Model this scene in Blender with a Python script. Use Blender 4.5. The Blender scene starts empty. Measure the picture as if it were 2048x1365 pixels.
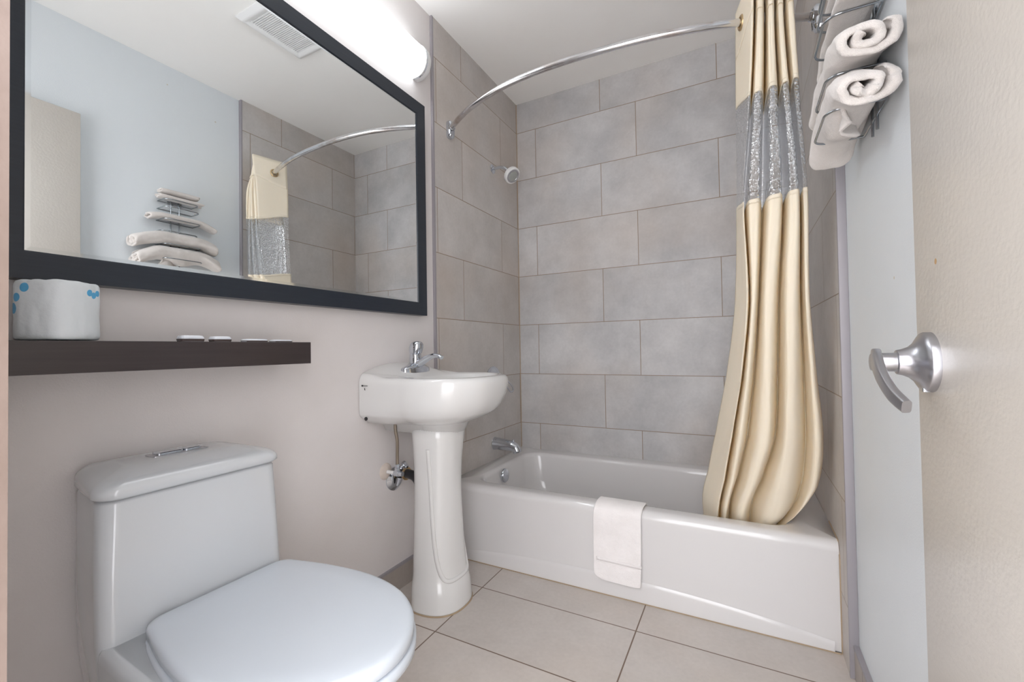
import bpy, math, random
from mathutils import Vector, Matrix, noise
random.seed(7)
S = bpy.context.scene
COL = S.collection
PI = math.pi

# ---------------------------------------------------------------- camera
cam = bpy.data.cameras.new('camera'); camo = bpy.data.objects.new('camera', cam); COL.objects.link(camo)
cam.sensor_fit = 'HORIZONTAL'; cam.sensor_width = 36.0; cam.lens = 36.0*869.11/2048; cam.clip_start = .01
yaw, pitch, roll = .4858, .0178, -.016
fw = Vector((-math.sin(yaw)*math.cos(pitch), math.cos(yaw)*math.cos(pitch), math.sin(pitch)))
rt = Vector((math.cos(yaw), math.sin(yaw), 0)); up = rt.cross(fw)
r2 = math.cos(roll)*rt + math.sin(roll)*up; u2 = -math.sin(roll)*rt + math.cos(roll)*up
mw = Matrix((r2, u2, -fw)).transposed().to_4x4(); mw.translation = Vector((1.2497, -2.4744, .9712))
camo.matrix_world = mw
S.camera = camo

# ---------------------------------------------------------------- light level
W = bpy.data.worlds.new('world'); S.world = W; W.use_nodes = True
bg = W.node_tree.nodes['Background']; bg.inputs[0].default_value = (.97, .97, 1.0, 1); bg.inputs[1].default_value = 2.9
S.view_settings.view_transform = 'Standard'; S.view_settings.look = 'None'
S.view_settings.gamma = 1; S.view_settings.use_curve_mapping = False
S.view_settings.exposure = 0.95
LAMP_STRENGTH = 4.0
try:
    S.cycles.max_bounces = 14; S.cycles.diffuse_bounces = 8; S.cycles.transparent_max_bounces = 24; S.cycles.glossy_bounces = 6
except Exception: pass

# ---------------------------------------------------------------- room numbers
RW = 1.508          # tiled face of right wall
PW = 1.530          # painted face of right wall
PL = -.010          # painted face of left wall
H = 2.54
YF = -2.35          # inner face of front wall
YL, YR = -.853, -.885
JX = .700           # left jamb face

# ---------------------------------------------------------------- materials
def mat(name):
    m = bpy.data.materials.new(name); m.use_nodes = True
    nt = m.node_tree; b = nt.nodes['Principled BSDF']
    return m, nt, b
def N(nt, t, **k):
    n = nt.nodes.new(t)
    for a, v in k.items(): setattr(n, a, v)
    return n
def setb(b, col=None, rough=None, metal=None, coat=None, spec=None):
    if col is not None: b.inputs['Base Color'].default_value = (*col, 1)
    if rough is not None: b.inputs['Roughness'].default_value = rough
    if metal is not None: b.inputs['Metallic'].default_value = metal
    if coat is not None: b.inputs['Coat Weight'].default_value = coat
    if spec is not None: b.inputs['Specular IOR Level'].default_value = spec
def bump(nt, b, scale, strength, dist=.002, detail=3, coord='Object', src=None):
    tc = N(nt, 'ShaderNodeTexCoord')
    if src is None:
        n = N(nt, 'ShaderNodeTexNoise'); n.inputs['Scale'].default_value = scale; n.inputs['Detail'].default_value = detail
        nt.links.new(tc.outputs[coord], n.inputs['Vector']); src = n.outputs['Fac']
    bp = N(nt, 'ShaderNodeBump'); bp.inputs['Strength'].default_value = strength; bp.inputs['Distance'].default_value = dist
    nt.links.new(src, bp.inputs['Height']); nt.links.new(bp.outputs[0], b.inputs['Normal'])
    return bp
def noise_col(nt, b, c1, c2, scale=3, detail=4, lo=.35, hi=.65, rough=.6):
    tc = N(nt, 'ShaderNodeTexCoord'); n = N(nt, 'ShaderNodeTexNoise')
    n.inputs['Scale'].default_value = scale; n.inputs['Detail'].default_value = detail; n.inputs['Roughness'].default_value = rough
    nt.links.new(tc.outputs['Object'], n.inputs['Vector'])
    r = N(nt, 'ShaderNodeMapRange'); r.inputs['From Min'].default_value = lo; r.inputs['From Max'].default_value = hi
    nt.links.new(n.outputs['Fac'], r.inputs['Value'])
    mx = N(nt, 'ShaderNodeMix', data_type='RGBA'); mx.inputs['A'].default_value = (*c1, 1); mx.inputs['B'].default_value = (*c2, 1)
    nt.links.new(r.outputs[0], mx.inputs['Factor']); nt.links.new(mx.outputs['Result'], b.inputs['Base Color'])
    return mx

def paint(name, c1, c2, rough=.45, bs=260, bst=.25, specks=None):
    m, nt, b = mat(name); setb(b, rough=rough)
    mx = noise_col(nt, b, c1, c2, 2.2, 5)
    bump(nt, b, bs, bst, .0015)
    if specks:
        tc = N(nt, 'ShaderNodeTexCoord'); v = N(nt, 'ShaderNodeTexVoronoi'); v.inputs['Scale'].default_value = 7
        nt.links.new(tc.outputs['Object'], v.inputs['Vector'])
        w = N(nt, 'ShaderNodeMath', operation='LESS_THAN'); w.inputs[1].default_value = .028
        nt.links.new(v.outputs['Distance'], w.inputs[0])
        m2 = N(nt, 'ShaderNodeMix', data_type='RGBA'); m2.inputs['B'].default_value = (*specks, 1)
        nt.links.new(w.outputs[0], m2.inputs['Factor']); nt.links.new(mx.outputs['Result'], m2.inputs['A'])
        nt.links.new(m2.outputs['Result'], b.inputs['Base Color'])
    return m
M_WALL_L = paint('painted_plaster_left', (.70, .665, .655), (.66, .62, .605), .5)
M_WALL_R = paint('painted_plaster_right', (.70, .735, .76), (.675, .71, .735), .45, specks=(.55, .50, .40))
M_CEIL = paint('ceiling_paint', (.93, .92, .90), (.92, .905, .88), .55, 200, .1)
M_DOOR = paint('door_paint', (.545, .51, .465), (.51, .475, .43), .33, 120, .35, specks=(.45, .25, .08))
M_JAMB = paint('jamb_paint', (.27, .21, .185), (.19, .14, .115), .6, 60, .6)

def tile_mat(name, axis, s, bw, bh, zoff, off, c1, c2, grout, shift_b=0, warm=.0, mortar=.0019):
    m, nt, b = mat(name); setb(b, rough=.42, spec=.4)
    geo = N(nt, 'ShaderNodeNewGeometry'); sep = N(nt, 'ShaderNodeSeparateXYZ'); nt.links.new(geo.outputs['Position'], sep.inputs[0])
    def aff(o, mul, add):
        n = N(nt, 'ShaderNodeMath', operation='MULTIPLY_ADD'); n.inputs[1].default_value = mul; n.inputs[2].default_value = add
        nt.links.new(o, n.inputs[0]); return n.outputs[0]
    cmb = N(nt, 'ShaderNodeCombineXYZ')
    if axis == 'X': a, c = aff(sep.outputs['X'], 1, -s), aff(sep.outputs['Z'], 1, -zoff)
    elif axis == 'Y': a, c = aff(sep.outputs['Y'], -1, -s), aff(sep.outputs['Z'], 1, -zoff)
    else: a, c = aff(sep.outputs['X'], 1, -s), aff(sep.outputs['Y'], 1, -zoff)
    nt.links.new(a, cmb.inputs[0]); nt.links.new(c, cmb.inputs[1])
    br = N(nt, 'ShaderNodeTexBrick'); br.offset = off; br.offset_frequency = 2; br.squash = 1
    br.inputs['Scale'].default_value = 1; br.inputs['Brick Width'].default_value = bw; br.inputs['Row Height'].default_value = bh
    br.inputs['Mortar Size'].default_value = mortar; br.inputs['Mortar Smooth'].default_value = .15; br.inputs['Bias'].default_value = 0
    br.inputs['Color1'].default_value = (0, 0, 0, 1); br.inputs['Color2'].default_value = (1, 1, 1, 1); br.inputs['Mortar'].default_value = (.5, .5, .5, 1)
    nt.links.new(cmb.outputs[0], br.inputs['Vector'])
    # cloudy cement look, shifted per tile
    add = N(nt, 'ShaderNodeVectorMath', operation='MULTIPLY_ADD'); add.inputs[1].default_value = (9, 9, 9)
    nt.links.new(br.outputs['Color'], add.inputs[0]); nt.links.new(geo.outputs['Position'], add.inputs[2])
    n1 = N(nt, 'ShaderNodeTexNoise'); n1.inputs['Scale'].default_value = 4.2; n1.inputs['Detail'].default_value = 6; n1.inputs['Roughness'].default_value = .65
    nt.links.new(add.outputs[0], n1.inputs['Vector'])
    r1 = N(nt, 'ShaderNodeMapRange'); r1.inputs['From Min'].default_value = .34; r1.inputs['From Max'].default_value = .66
    nt.links.new(n1.outputs['Fac'], r1.inputs['Value'])
    mx = N(nt, 'ShaderNodeMix', data_type='RGBA'); mx.inputs['A'].default_value = (*c1, 1); mx.inputs['B'].default_value = (*c2, 1)
    nt.links.new(r1.outputs[0], mx.inputs['Factor'])
    # tile to tile tone
    n2 = N(nt, 'ShaderNodeTexNoise'); n2.inputs['Scale'].default_value = 70; n2.inputs['Detail'].default_value = 3
    nt.links.new(geo.outputs['Position'], n2.inputs['Vector'])
    mr = N(nt, 'ShaderNodeMapRange'); mr.inputs['To Min'].default_value = .91; mr.inputs['To Max'].default_value = 1.06
    nt.links.new(n2.outputs['Fac'], mr.inputs['Value'])
    mm = N(nt, 'ShaderNodeVectorMath', operation='SCALE'); nt.links.new(mx.outputs['Result'], mm.inputs[0]); nt.links.new(mr.outputs[0], mm.inputs['Scale'])
    tone = N(nt, 'ShaderNodeMapRange'); tone.inputs['To Min'].default_value = .95; tone.inputs['To Max'].default_value = 1.04
    nt.links.new(br.outputs['Color'], tone.inputs['Value'])
    mt = N(nt, 'ShaderNodeVectorMath', operation='SCALE'); nt.links.new(mm.outputs[0], mt.inputs[0]); nt.links.new(tone.outputs[0], mt.inputs['Scale'])
    # warm soap stains in patches
    n3 = N(nt, 'ShaderNodeTexNoise'); n3.inputs['Scale'].default_value = 1.6; n3.inputs['Detail'].default_value = 3
    nt.links.new(geo.outputs['Position'], n3.inputs['Vector'])
    r3 = N(nt, 'ShaderNodeMapRange'); r3.inputs['From Min'].default_value = .45; r3.inputs['From Max'].default_value = .75; r3.inputs['To Max'].default_value = warm
    nt.links.new(n3.outputs['Fac'], r3.inputs['Value'])
    m3 = N(nt, 'ShaderNodeMix', data_type='RGBA'); m3.inputs['B'].default_value = (.52, .41, .32, 1)
    nt.links.new(r3.outputs[0], m3.inputs['Factor']); nt.links.new(mt.outputs[0], m3.inputs['A'])
    mg = N(nt, 'ShaderNodeMix', data_type='RGBA'); mg.inputs['B'].default_value = (*grout, 1)
    nt.links.new(br.outputs['Fac'], mg.inputs['Factor']); nt.links.new(m3.outputs['Result'], mg.inputs['A'])
    nt.links.new(mg.outputs['Result'], b.inputs['Base Color'])
    inv = N(nt, 'ShaderNodeMath', operation='MULTIPLY_ADD'); inv.inputs[1].default_value = -1; inv.inputs[2].default_value = 1
    nt.links.new(br.outputs['Fac'], inv.inputs[0])
    h2 = N(nt, 'ShaderNodeMath', operation='MULTIPLY_ADD'); h2.inputs[1].default_value = .06
    nt.links.new(n2.outputs['Fac'], h2.inputs[0]); nt.links.new(inv.outputs[0], h2.inputs[2])
    bump(nt, b, 1, .35, .002, src=h2.outputs[0])
    return m
TC1, TC2, GR = (.60, .59, .59), (.455, .45, .455), (.27, .20, .14)
M_TILE_B = tile_mat('wall_tile_back', 'X', .5477, .6189, .308, .196, .6707, TC1, TC2, GR, warm=.38)
M_TILE_S = tile_mat('wall_tile_side', 'Y', .6259, .6189, .308, .196, .6588, (.58, .55, .53), (.48, .455, .435), GR, warm=.45)
M_FLOOR = tile_mat('floor_tile', 'Z', .2934, .6156, .308, -.957, 0, (.62, .575, .54), (.55, .505, .47), (.18, .125, .095), warm=.35, mortar=.0024)
M_BASE = tile_mat('baseboard_tile', 'Y', .37, .6156, .9, -.4, 0, (.40, .365, .335), (.33, .30, .275), (.16, .12, .09), warm=.4)

def simple(name, col, rough, metal=0, coat=0, spec=None, b_s=None):
    m, nt, b = mat(name); setb(b, col, rough, metal, coat, spec)
    if b_s: bump(nt, b, *b_s)
    else: noise_rough(nt, b, rough)
    return m
def noise_rough(nt, b, rough):
    tc = N(nt, 'ShaderNodeTexCoord'); n = N(nt, 'ShaderNodeTexNoise'); n.inputs['Scale'].default_value = 9; n.inputs['Detail'].default_value = 4
    nt.links.new(tc.outputs['Object'], n.inputs['Vector'])
    r = N(nt, 'ShaderNodeMapRange'); r.inputs['To Min'].default_value = rough*.75; r.inputs['To Max'].default_value = min(1, rough*1.3)
    nt.links.new(n.outputs['Fac'], r.inputs['Value']); nt.links.new(r.outputs[0], b.inputs['Roughness'])
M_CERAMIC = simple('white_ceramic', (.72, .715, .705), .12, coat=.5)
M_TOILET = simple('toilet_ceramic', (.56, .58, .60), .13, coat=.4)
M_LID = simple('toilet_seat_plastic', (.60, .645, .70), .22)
M_TUB = simple('tub_enamel', (.69, .675, .672), .14, coat=.5)
M_CHROME = simple('chrome', (.62, .65, .70), .08, 1)
M_NICKEL = simple('brushed_nickel', (.50, .50, .53), .30, 1, b_s=(90, .05, .0005))
M_STEELTRIM = simple('satin_metal_trim', (.34, .32, .34), .5, .2)
M_WIRE = simple('chrome_wire', (.42, .45, .48), .15, 1)
M_MIRROR = simple('mirror_silver', (.90, .925, .93), .004, 1); 
for l in list(M_MIRROR.node_tree.links):
    if l.to_socket.name == 'Roughness': M_MIRROR.node_tree.links.remove(l)
M_BEVEL = simple('mirror_bevel', (.82, .85, .86), .05, 1)
M_BLACK = simple('black_plastic', (.012, .012, .014), .35)
M_WHITEPL = simple('white_plastic', (.80, .80, .80), .3)
M_HOSE = simple('braided_hose', (.30, .25, .20), .4, .7, b_s=(500, .5, .001))
M_BRASS = simple('worn_brass', (.55, .40, .22), .35, .8)
M_CAULK = simple('dingy_caulk', (.40, .30, .20), .7)
M_PUTTY = simple('old_wall_putty', (.62, .54, .48), .8, b_s=(60, .8, .004))
M_GREYPL = simple('grey_spray_face', (.35, .36, .34), .4)
M_RED = simple('red_mark', (.5, .03, .03), .4)
M_SOAP = simple('white_wrapper', (.82, .86, .92), .25, coat=.3)
M_SOAPB = simple('brown_wrapper_base', (.10, .075, .07), .5)

def wood(name, c1, c2, axis):
    m, nt, b = mat(name); setb(b, rough=.32, spec=.5)
    tc = N(nt, 'ShaderNodeTexCoord'); mp = N(nt, 'ShaderNodeMapping'); mp.inputs['Scale'].default_value = axis
    n = N(nt, 'ShaderNodeTexNoise'); n.inputs['Scale'].default_value = 1; n.inputs['Detail'].default_value = 6
    nt.links.new(tc.outputs['Object'], mp.inputs[0]); nt.links.new(mp.outputs[0], n.inputs['Vector'])
    mx = N(nt, 'ShaderNodeMix', data_type='RGBA'); mx.inputs['A'].default_value = (*c1, 1); mx.inputs['B'].default_value = (*c2, 1)
    nt.links.new(n.outputs['Fac'], mx.inputs['Factor']); nt.links.new(mx.outputs['Result'], b.inputs['Base Color'])
    bp = N(nt, 'ShaderNodeBump'); bp.inputs['Strength'].default_value = .08; bp.inputs['Distance'].default_value = .001
    nt.links.new(n.outputs['Fac'], bp.inputs['Height']); nt.links.new(bp.outputs[0], b.inputs['Normal'])
    return m
M_FRAME = wood('black_mirror_frame_wood', (.012, .017, .026), (.024, .031, .044), (200, 6, 200))
M_SHELF = wood('espresso_shelf_wood', (.026, .019, .020), (.052, .040, .040), (120, 5, 160))

# terry cloth
def terry(name, c1, c2):
    m, nt, b = mat(name); setb(b, rough=.95, spec=.1)
    b.inputs['Sheen Weight'].default_value = .5; b.inputs['Sheen Roughness'].default_value = .6
    noise_col(nt, b, c1, c2, 14, 4)
    tc = N(nt, 'ShaderNodeTexCoord'); n = N(nt, 'ShaderNodeTexNoise'); n.inputs['Scale'].default_value = 620; n.inputs['Detail'].default_value = 2
    nt.links.new(tc.outputs['Object'], n.inputs['Vector'])
    n2 = N(nt, 'ShaderNodeTexNoise'); n2.inputs['Scale'].default_value = 45; n2.inputs['Detail'].default_value = 3
    nt.links.new(tc.outputs['Object'], n2.inputs['Vector'])
    a = N(nt, 'ShaderNodeMath', operation='MULTIPLY_ADD'); a.inputs[1].default_value = 1.6
    nt.links.new(n2.outputs['Fac'], a.inputs[0]); nt.links.new(n.outputs['Fac'], a.inputs[2])
    bump(nt, b, 1, .7, .0024, src=a.outputs[0])
    return m
M_TERRY = terry('white_terry_cloth', (.72, .67, .635), (.64, .59, .55))
M_TERRY2 = terry('white_bath_mat_cloth', (.92, .88, .87), (.87, .83, .815))

def cloth(name, col, tcol, tr=.35):
    m, nt, b = mat(name); nt.nodes.remove(b); out = nt.nodes['Material Output']
    d = N(nt, 'ShaderNodeBsdfPrincipled'); d.inputs['Base Color'].default_value = (*col, 1); d.inputs['Roughness'].default_value = .75
    d.inputs['Specular IOR Level'].default_value = .25
    t = N(nt, 'ShaderNodeBsdfTranslucent'); t.inputs['Color'].default_value = (*tcol, 1)
    mx = N(nt, 'ShaderNodeMixShader'); mx.inputs[0].default_value = tr
    nt.links.new(d.outputs[0], mx.inputs[1]); nt.links.new(t.outputs[0], mx.inputs[2]); nt.links.new(mx.outputs[0], out.inputs[0])
    bump(nt, d, 30, .25, .003)
    return m
M_CURTAIN = cloth('cream_polyester', (.96, .905, .775), (.97, .78, .36), .25)
def vinyl():
    m, nt, b = mat('clear_textured_vinyl'); nt.nodes.remove(b); out = nt.nodes['Material Output']
    tr = N(nt, 'ShaderNodeBsdfTransparent'); tr.inputs['Color'].default_value = (.985, .985, .98, 1)
    g = N(nt, 'ShaderNodeBsdfGlossy'); g.inputs['Roughness'].default_value = .12; g.inputs['Color'].default_value = (.95, .97, 1, 1)
    tc = N(nt, 'ShaderNodeTexCoord'); v = N(nt, 'ShaderNodeTexVoronoi'); v.inputs['Scale'].default_value = 120
    nt.links.new(tc.outputs['Object'], v.inputs['Vector'])
    n = N(nt, 'ShaderNodeTexNoise'); n.inputs['Scale'].default_value = 45; nt.links.new(tc.outputs['Object'], n.inputs['Vector'])
    a = N(nt, 'ShaderNodeMath', operation='MULTIPLY_ADD'); a.inputs[1].default_value = 1.5
    nt.links.new(n.outputs['Fac'], a.inputs[0]); nt.links.new(v.outputs['Distance'], a.inputs[2])
    bp = N(nt, 'ShaderNodeBump'); bp.inputs['Strength'].default_value = .9; bp.inputs['Distance'].default_value = .004
    nt.links.new(a.outputs[0], bp.inputs['Height']); nt.links.new(bp.outputs[0], g.inputs['Normal'])
    df = N(nt, 'ShaderNodeBsdfDiffuse'); df.inputs['Color'].default_value = (.8, .8, .78, 1)
    lw = N(nt, 'ShaderNodeLayerWeight'); lw.inputs['Blend'].default_value = .35; nt.links.new(bp.outputs[0], lw.inputs['Normal'])
    ad = N(nt, 'ShaderNodeMath', operation='MULTIPLY_ADD'); ad.inputs[1].default_value = .7; ad.inputs[2].default_value = .08
    nt.links.new(lw.outputs['Fresnel'], ad.inputs[0])
    m1 = N(nt, 'ShaderNodeMixShader'); nt.links.new(ad.outputs[0], m1.inputs[0]); nt.links.new(tr.outputs[0], m1.inputs[1]); nt.links.new(g.outputs[0], m1.inputs[2])
    m2 = N(nt, 'ShaderNodeMixShader'); m2.inputs[0].default_value = .035; nt.links.new(m1.outputs[0], m2.inputs[1]); nt.links.new(df.outputs[0], m2.inputs[2])
    nt.links.new(m2.outputs[0], out.inputs[0]); return m
M_VINYL = vinyl()
def lampmat():
    m, nt, b = mat('lit_acrylic_diffuser'); setb(b, (.9, .9, .9), .3)
    b.inputs['Emission Color'].default_value = (.90, .955, 1.0, 1); b.inputs['Emission Strength'].default_value = LAMP_STRENGTH
    return m
M_LAMP = lampmat()
def rodmat():
    m, nt, b = mat('tarnished_chrome_rod'); setb(b, (.7, .7, .72), .2, 1)
    mx = noise_col(nt, b, (.72, .72, .74), (.40, .30, .25), 7, 4, .50, .78); noise_rough(nt, b, .17)
    return m
M_ROD = rodmat()
def wrapmat():
    m, nt, b = mat('toilet_roll_wrapper'); setb(b, rough=.42)
    tc = N(nt, 'ShaderNodeTexCoord'); acc = None
    def dot(deg, z, r):
        a = math.radians(deg); q = .0525*(1+.11*abs(math.sin(2*(a-.55)))**3); return ((q*math.cos(a), q*math.sin(a), z), r)
    for (p, r) in (dot(-72, .098, .0085), dot(-88, .080, .008), dot(-97, .060, .010), dot(38, .094, .0065), dot(50, .090, .0065), dot(60, .095, .006)):
        d = N(nt, 'ShaderNodeVectorMath', operation='DISTANCE'); d.inputs[1].default_value = p
        nt.links.new(tc.outputs['Object'], d.inputs[0])
        l = N(nt, 'ShaderNodeMath', operation='LESS_THAN'); l.inputs[1].default_value = r; nt.links.new(d.outputs['Value'], l.inputs[0])
        if acc is None: acc = l.outputs[0]
        else:
            a = N(nt, 'ShaderNodeMath', operation='MAXIMUM'); nt.links.new(acc, a.inputs[0]); nt.links.new(l.outputs[0], a.inputs[1]); acc = a.outputs[0]
    mx = N(nt, 'ShaderNodeMix', data_type='RGBA'); mx.inputs['A'].default_value = (.72, .77, .80, 1); mx.inputs['B'].default_value = (.10, .42, .72, 1)
    nt.links.new(acc, mx.inputs['Factor']); nt.links.new(mx.outputs['Result'], b.inputs['Base Color'])
    bump(nt, b, 55, .45, .003, 5)
    return m
M_WRAP = wrapmat()

# ---------------------------------------------------------------- mesh helpers
class MB:
    def __init__(s): s.v = []; s.f = []
    def ring_loft(s, rings, closed=True, cap0=True, cap1=True):
        base = len(s.v); n = len(rings[0])
        for r in rings: s.v += [tuple(p) for p in r]
        for i in range(len(rings)-1):
            for j in range(n if closed else n-1):
                a = base+i*n+j; b = base+i*n+(j+1) % n
                s.f.append((a, b, b+n, a+n))
        if closed and cap0: s.f.append(tuple(base+j for j in reversed(range(n))))
        if closed and cap1: s.f.append(tuple(base+(len(rings)-1)*n+j for j in range(n)))
        return s
    def box(s, lo, hi):
        (x0, y0, z0), (x1, y1, z1) = lo, hi; b = len(s.v)
        s.v += [(x0,y0,z0),(x1,y0,z0),(x1,y1,z0),(x0,y1,z0),(x0,y0,z1),(x1,y0,z1),(x1,y1,z1),(x0,y1,z1)]
        for q in ((0,3,2,1),(4,5,6,7),(0,1,5,4),(1,2,6,5),(2,3,7,6),(3,0,4,7)): s.f.append(tuple(b+i for i in q))
        return s
    def tube(s, pts, r, n=16, closed=False, flat=(1, 1), upv=None):
        pts = [Vector(p) for p in pts]; m = len(pts)
        if not isinstance(r, (list, tuple)): r = [r]*m
        rings = []; prev = None
        for i, p in enumerate(pts):
            if closed: t = pts[(i+1) % m]-pts[i-1]
            else: t = pts[min(i+1, m-1)]-pts[max(i-1, 0)]
            t.normalize()
            if prev is None:
                ref = Vector(upv) if upv else (Vector((0, 0, 1)) if abs(t.z) < .9 else Vector((1, 0, 0)))
            else: ref = prev
            a = (ref - t*ref.dot(t)).normalized(); b = t.cross(a); prev = a
            rings.append([p + (a*math.cos(2*PI*k/n)*flat[0] + b*math.sin(2*PI*k/n)*flat[1])*r[i] for k in range(n)])
        if closed: rings.append(rings[0]); s.ring_loft(rings, True, False, False)
        else: s.ring_loft(rings)
        return s
    def lathe(s, prof, origin, axis, n=40):      # prof: (dist along axis, radius)
        ax = Vector(axis).normalized(); ref = Vector((0, 0, 1)) if abs(ax.z) < .9 else Vector((1, 0, 0))
        a = (ref-ax*ref.dot(ax)).normalized(); b = ax.cross(a); o = Vector(origin)
        s.ring_loft([[o+ax*d+(a*math.cos(2*PI*k/n)+b*math.sin(2*PI*k/n))*max(r, 1e-4) for k in range(n)] for d, r in prof])
        return s
    def grid(s, rows):
        return s.ring_loft(rows, closed=False)
def build(name, mb, m, parent=None, smooth=True, bevel=0, bseg=3, sub=0, solid=0, origin=None, angle=40, recalc=True):
    import bmesh
    me = bpy.data.meshes.new(name)
    vs = mb.v
    if origin is not None: vs = [(x-origin[0], y-origin[1], z-origin[2]) for x, y, z in vs]
    me.from_pydata(vs, [], mb.f); me.update()
    if recalc:
        bm = bmesh.new(); bm.from_mesh(me); bmesh.ops.remove_doubles(bm, verts=bm.verts, dist=1e-6)
        bmesh.ops.recalc_face_normals(bm, faces=bm.faces); bm.to_mesh(me); bm.free()
    o = bpy.data.objects.new(name, me); COL.objects.link(o); me.materials.append(m)
    if origin is not None: o.location = origin
    if smooth:
        for p in me.polygons: p.use_smooth = True
        try: me.set_sharp_from_angle(angle=math.radians(angle))
        except Exception: pass
    if bevel:
        bv = o.modifiers.new('bevel', 'BEVEL'); bv.width = bevel; bv.segments = bseg; bv.limit_method = 'ANGLE'; bv.angle_limit = math.radians(35)
        bv.harden_normals = False
        try: me.set_sharp_from_angle(angle=PI)
        except Exception: pass
    if solid:
        sd = o.modifiers.new('solid', 'SOLIDIFY'); sd.thickness = solid; sd.offset = 0
    if sub:
        sb = o.modifiers.new('sub', 'SUBSURF'); sb.levels = sub; sb.render_levels = sub
    if parent is not None:
        o.parent = parent; o.matrix_parent_inverse = parent.matrix_world.inverted() if False else Matrix.Translation(-parent_world(parent))
    return o
def parent_world(p):
    v = Vector((0, 0, 0))
    while p is not None: v = v + p.location; break
    return v if p is None else (WORLD_LOC.get(p.name, Vector(p.location)))
WORLD_LOC = {}
def thing(name, label, cat, loc, group=None):
    o = bpy.data.objects.new(name, None); COL.objects.link(o); o.location = loc; o.empty_display_size = .05
    tag(o, label, cat, group); WORLD_LOC[o.name] = Vector(loc); return o
def part(name, mb, m, parent, **k):
    o = build(name, mb, m, None, **k)
    o.parent = parent
    pw = wl(parent)
    o.location = Vector(o.location) - pw
    return o
def wl(o):
    v = Vector((0, 0, 0))
    while o is not None: v += o.location; o = o.parent
    return v
def tag(o, label, cat, group=None):
    o['label'] = label; o['category'] = cat
    if group: o['group'] = group
    return o
def struct(o, label, cat='wall'):
    o['kind'] = 'structure'; o['label'] = label; o['category'] = cat; return o
def smoothstep(t): t = max(0, min(1, t)); return t*t*(3-2*t)
def catmull(P, n=8):
    P = [Vector(p) for p in P]; out = []
    for i in range(len(P)-1):
        p0 = P[max(i-1, 0)]; p1 = P[i]; p2 = P[i+1]; p3 = P[min(i+2, len(P)-1)]
        for k in range(n):
            t = k/n
            out.append(.5*((2*p1)+(-p0+p2)*t+(2*p0-5*p1+4*p2-p3)*t*t+(-p0+3*p1-3*p2+p3)*t**3))
    out.append(P[-1]); return out
def sgnpow(c, e): return math.copysign(abs(c)**e, c)

# ---------------------------------------------------------------- room shell
struct(build('floor', MB().box((-.15, -3.6, -.1), (2.0, .12, 0)), M_FLOOR, smooth=False), 'pinkish beige large rectangular floor tiles with dark grout', 'floor')
struct(build('ceiling', MB().box((-.15, -2.47, H), (PW+.12, .12, H+.1)), M_CEIL, smooth=False), 'plain off-white painted ceiling above the tub', 'ceiling')
struct(build('wall_back', MB().box((-.15, 0, 0), (PW+.12, .12, H)), M_TILE_B, smooth=False), 'grey rectangular tiles on the wall behind the bathtub')
part('corner_grout', MB().tube([(.001, -.001, z*.25+.35) for z in range(9)]+[(.001, -.001, H-.001)], .0028, 8), M_CAULK, bpy.data.objects['wall_back'])
wlft = struct(build('wall_left', MB().box((-.15, -2.47, 0), (PL, 0, H)), M_WALL_L, smooth=False), 'off-white painted wall behind the mirror, sink and toilet')
part('tile_panel', MB().box((PL, YL, 0), (0, 0, H)), M_TILE_S, wlft, smooth=False)
wr = struct(build('wall_right', MB().box((PW, -2.47, 0), (PW+.12, 0, H)), M_WALL_R, smooth=False), 'pale bluish white painted wall between the tub tiles and the door')
part('tile_panel', MB().box((RW, YR, 0), (PW, 0, H)), M_TILE_S, wr, smooth=False)
DX1, DH = 1.475, 2.10
wfm = MB().box((-.15, -2.47, 0), (JX-.02, YF, H)).box((JX-.02, -2.47, DH), (PW, YF, H)).box((DX1+.02, -2.47, 0), (PW, YF, DH))
struct(build('wall_front', wfm, M_WALL_L, smooth=False), 'painted wall with the doorway beside the toilet')
jm = MB().box((JX-.02, -2.475, 0), (JX, YF+.002, DH)).box((JX, -2.475, DH-.02), (DX1, YF+.002, DH)).box((DX1, -2.475, 0), (DX1+.02, YF+.002, DH-.02))
jamb = struct(build('trim_3', jm, M_JAMB, smooth=False), 'worn pinkish painted door jamb at the far left edge', 'door jamb')
# strike plate and old screw recess on the jamb
part('strike_plate', MB().box((JX, -2.425, .915), (JX+.0015, -2.37, .975)), M_STEELTRIM, jamb, smooth=False)
# metal edge profiles
struct(build('trim_1', MB().box((PL, YL-.013, .0), (.0015, YL, H)), M_STEELTRIM, bevel=.001), 'thin metal edge strip where tiles meet the painted left wall', 'trim')
struct(build('trim_2', MB().box((RW-.001, YR-.010, .0), (PW, YR, H)), M_STEELTRIM, bevel=.0015), 'grey metal edge strip where tiles meet the right wall', 'trim')
bl = struct(build('baseboard_left', MB().box((PL, YF, 0), (.0, YL-.013, .092)), M_BASE, smooth=False), 'beige tile baseboard along the wall behind the pedestal sink', 'baseboard')
part('edge_strip', MB().box((PL, YF, .092), (.002, YL-.013, .100)), M_STEELTRIM, bl, smooth=False)
brr = struct(build('baseboard_right', MB().box((PW-.012, YF, 0), (PW, YR-.010, .088)), M_BASE, smooth=False), 'tile baseboard below the right painted wall', 'baseboard')
part('edge_strip', MB().box((PW-.014, YF, .088), (PW, YR-.010, .098)), M_STEELTRIM, brr, smooth=False)

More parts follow.
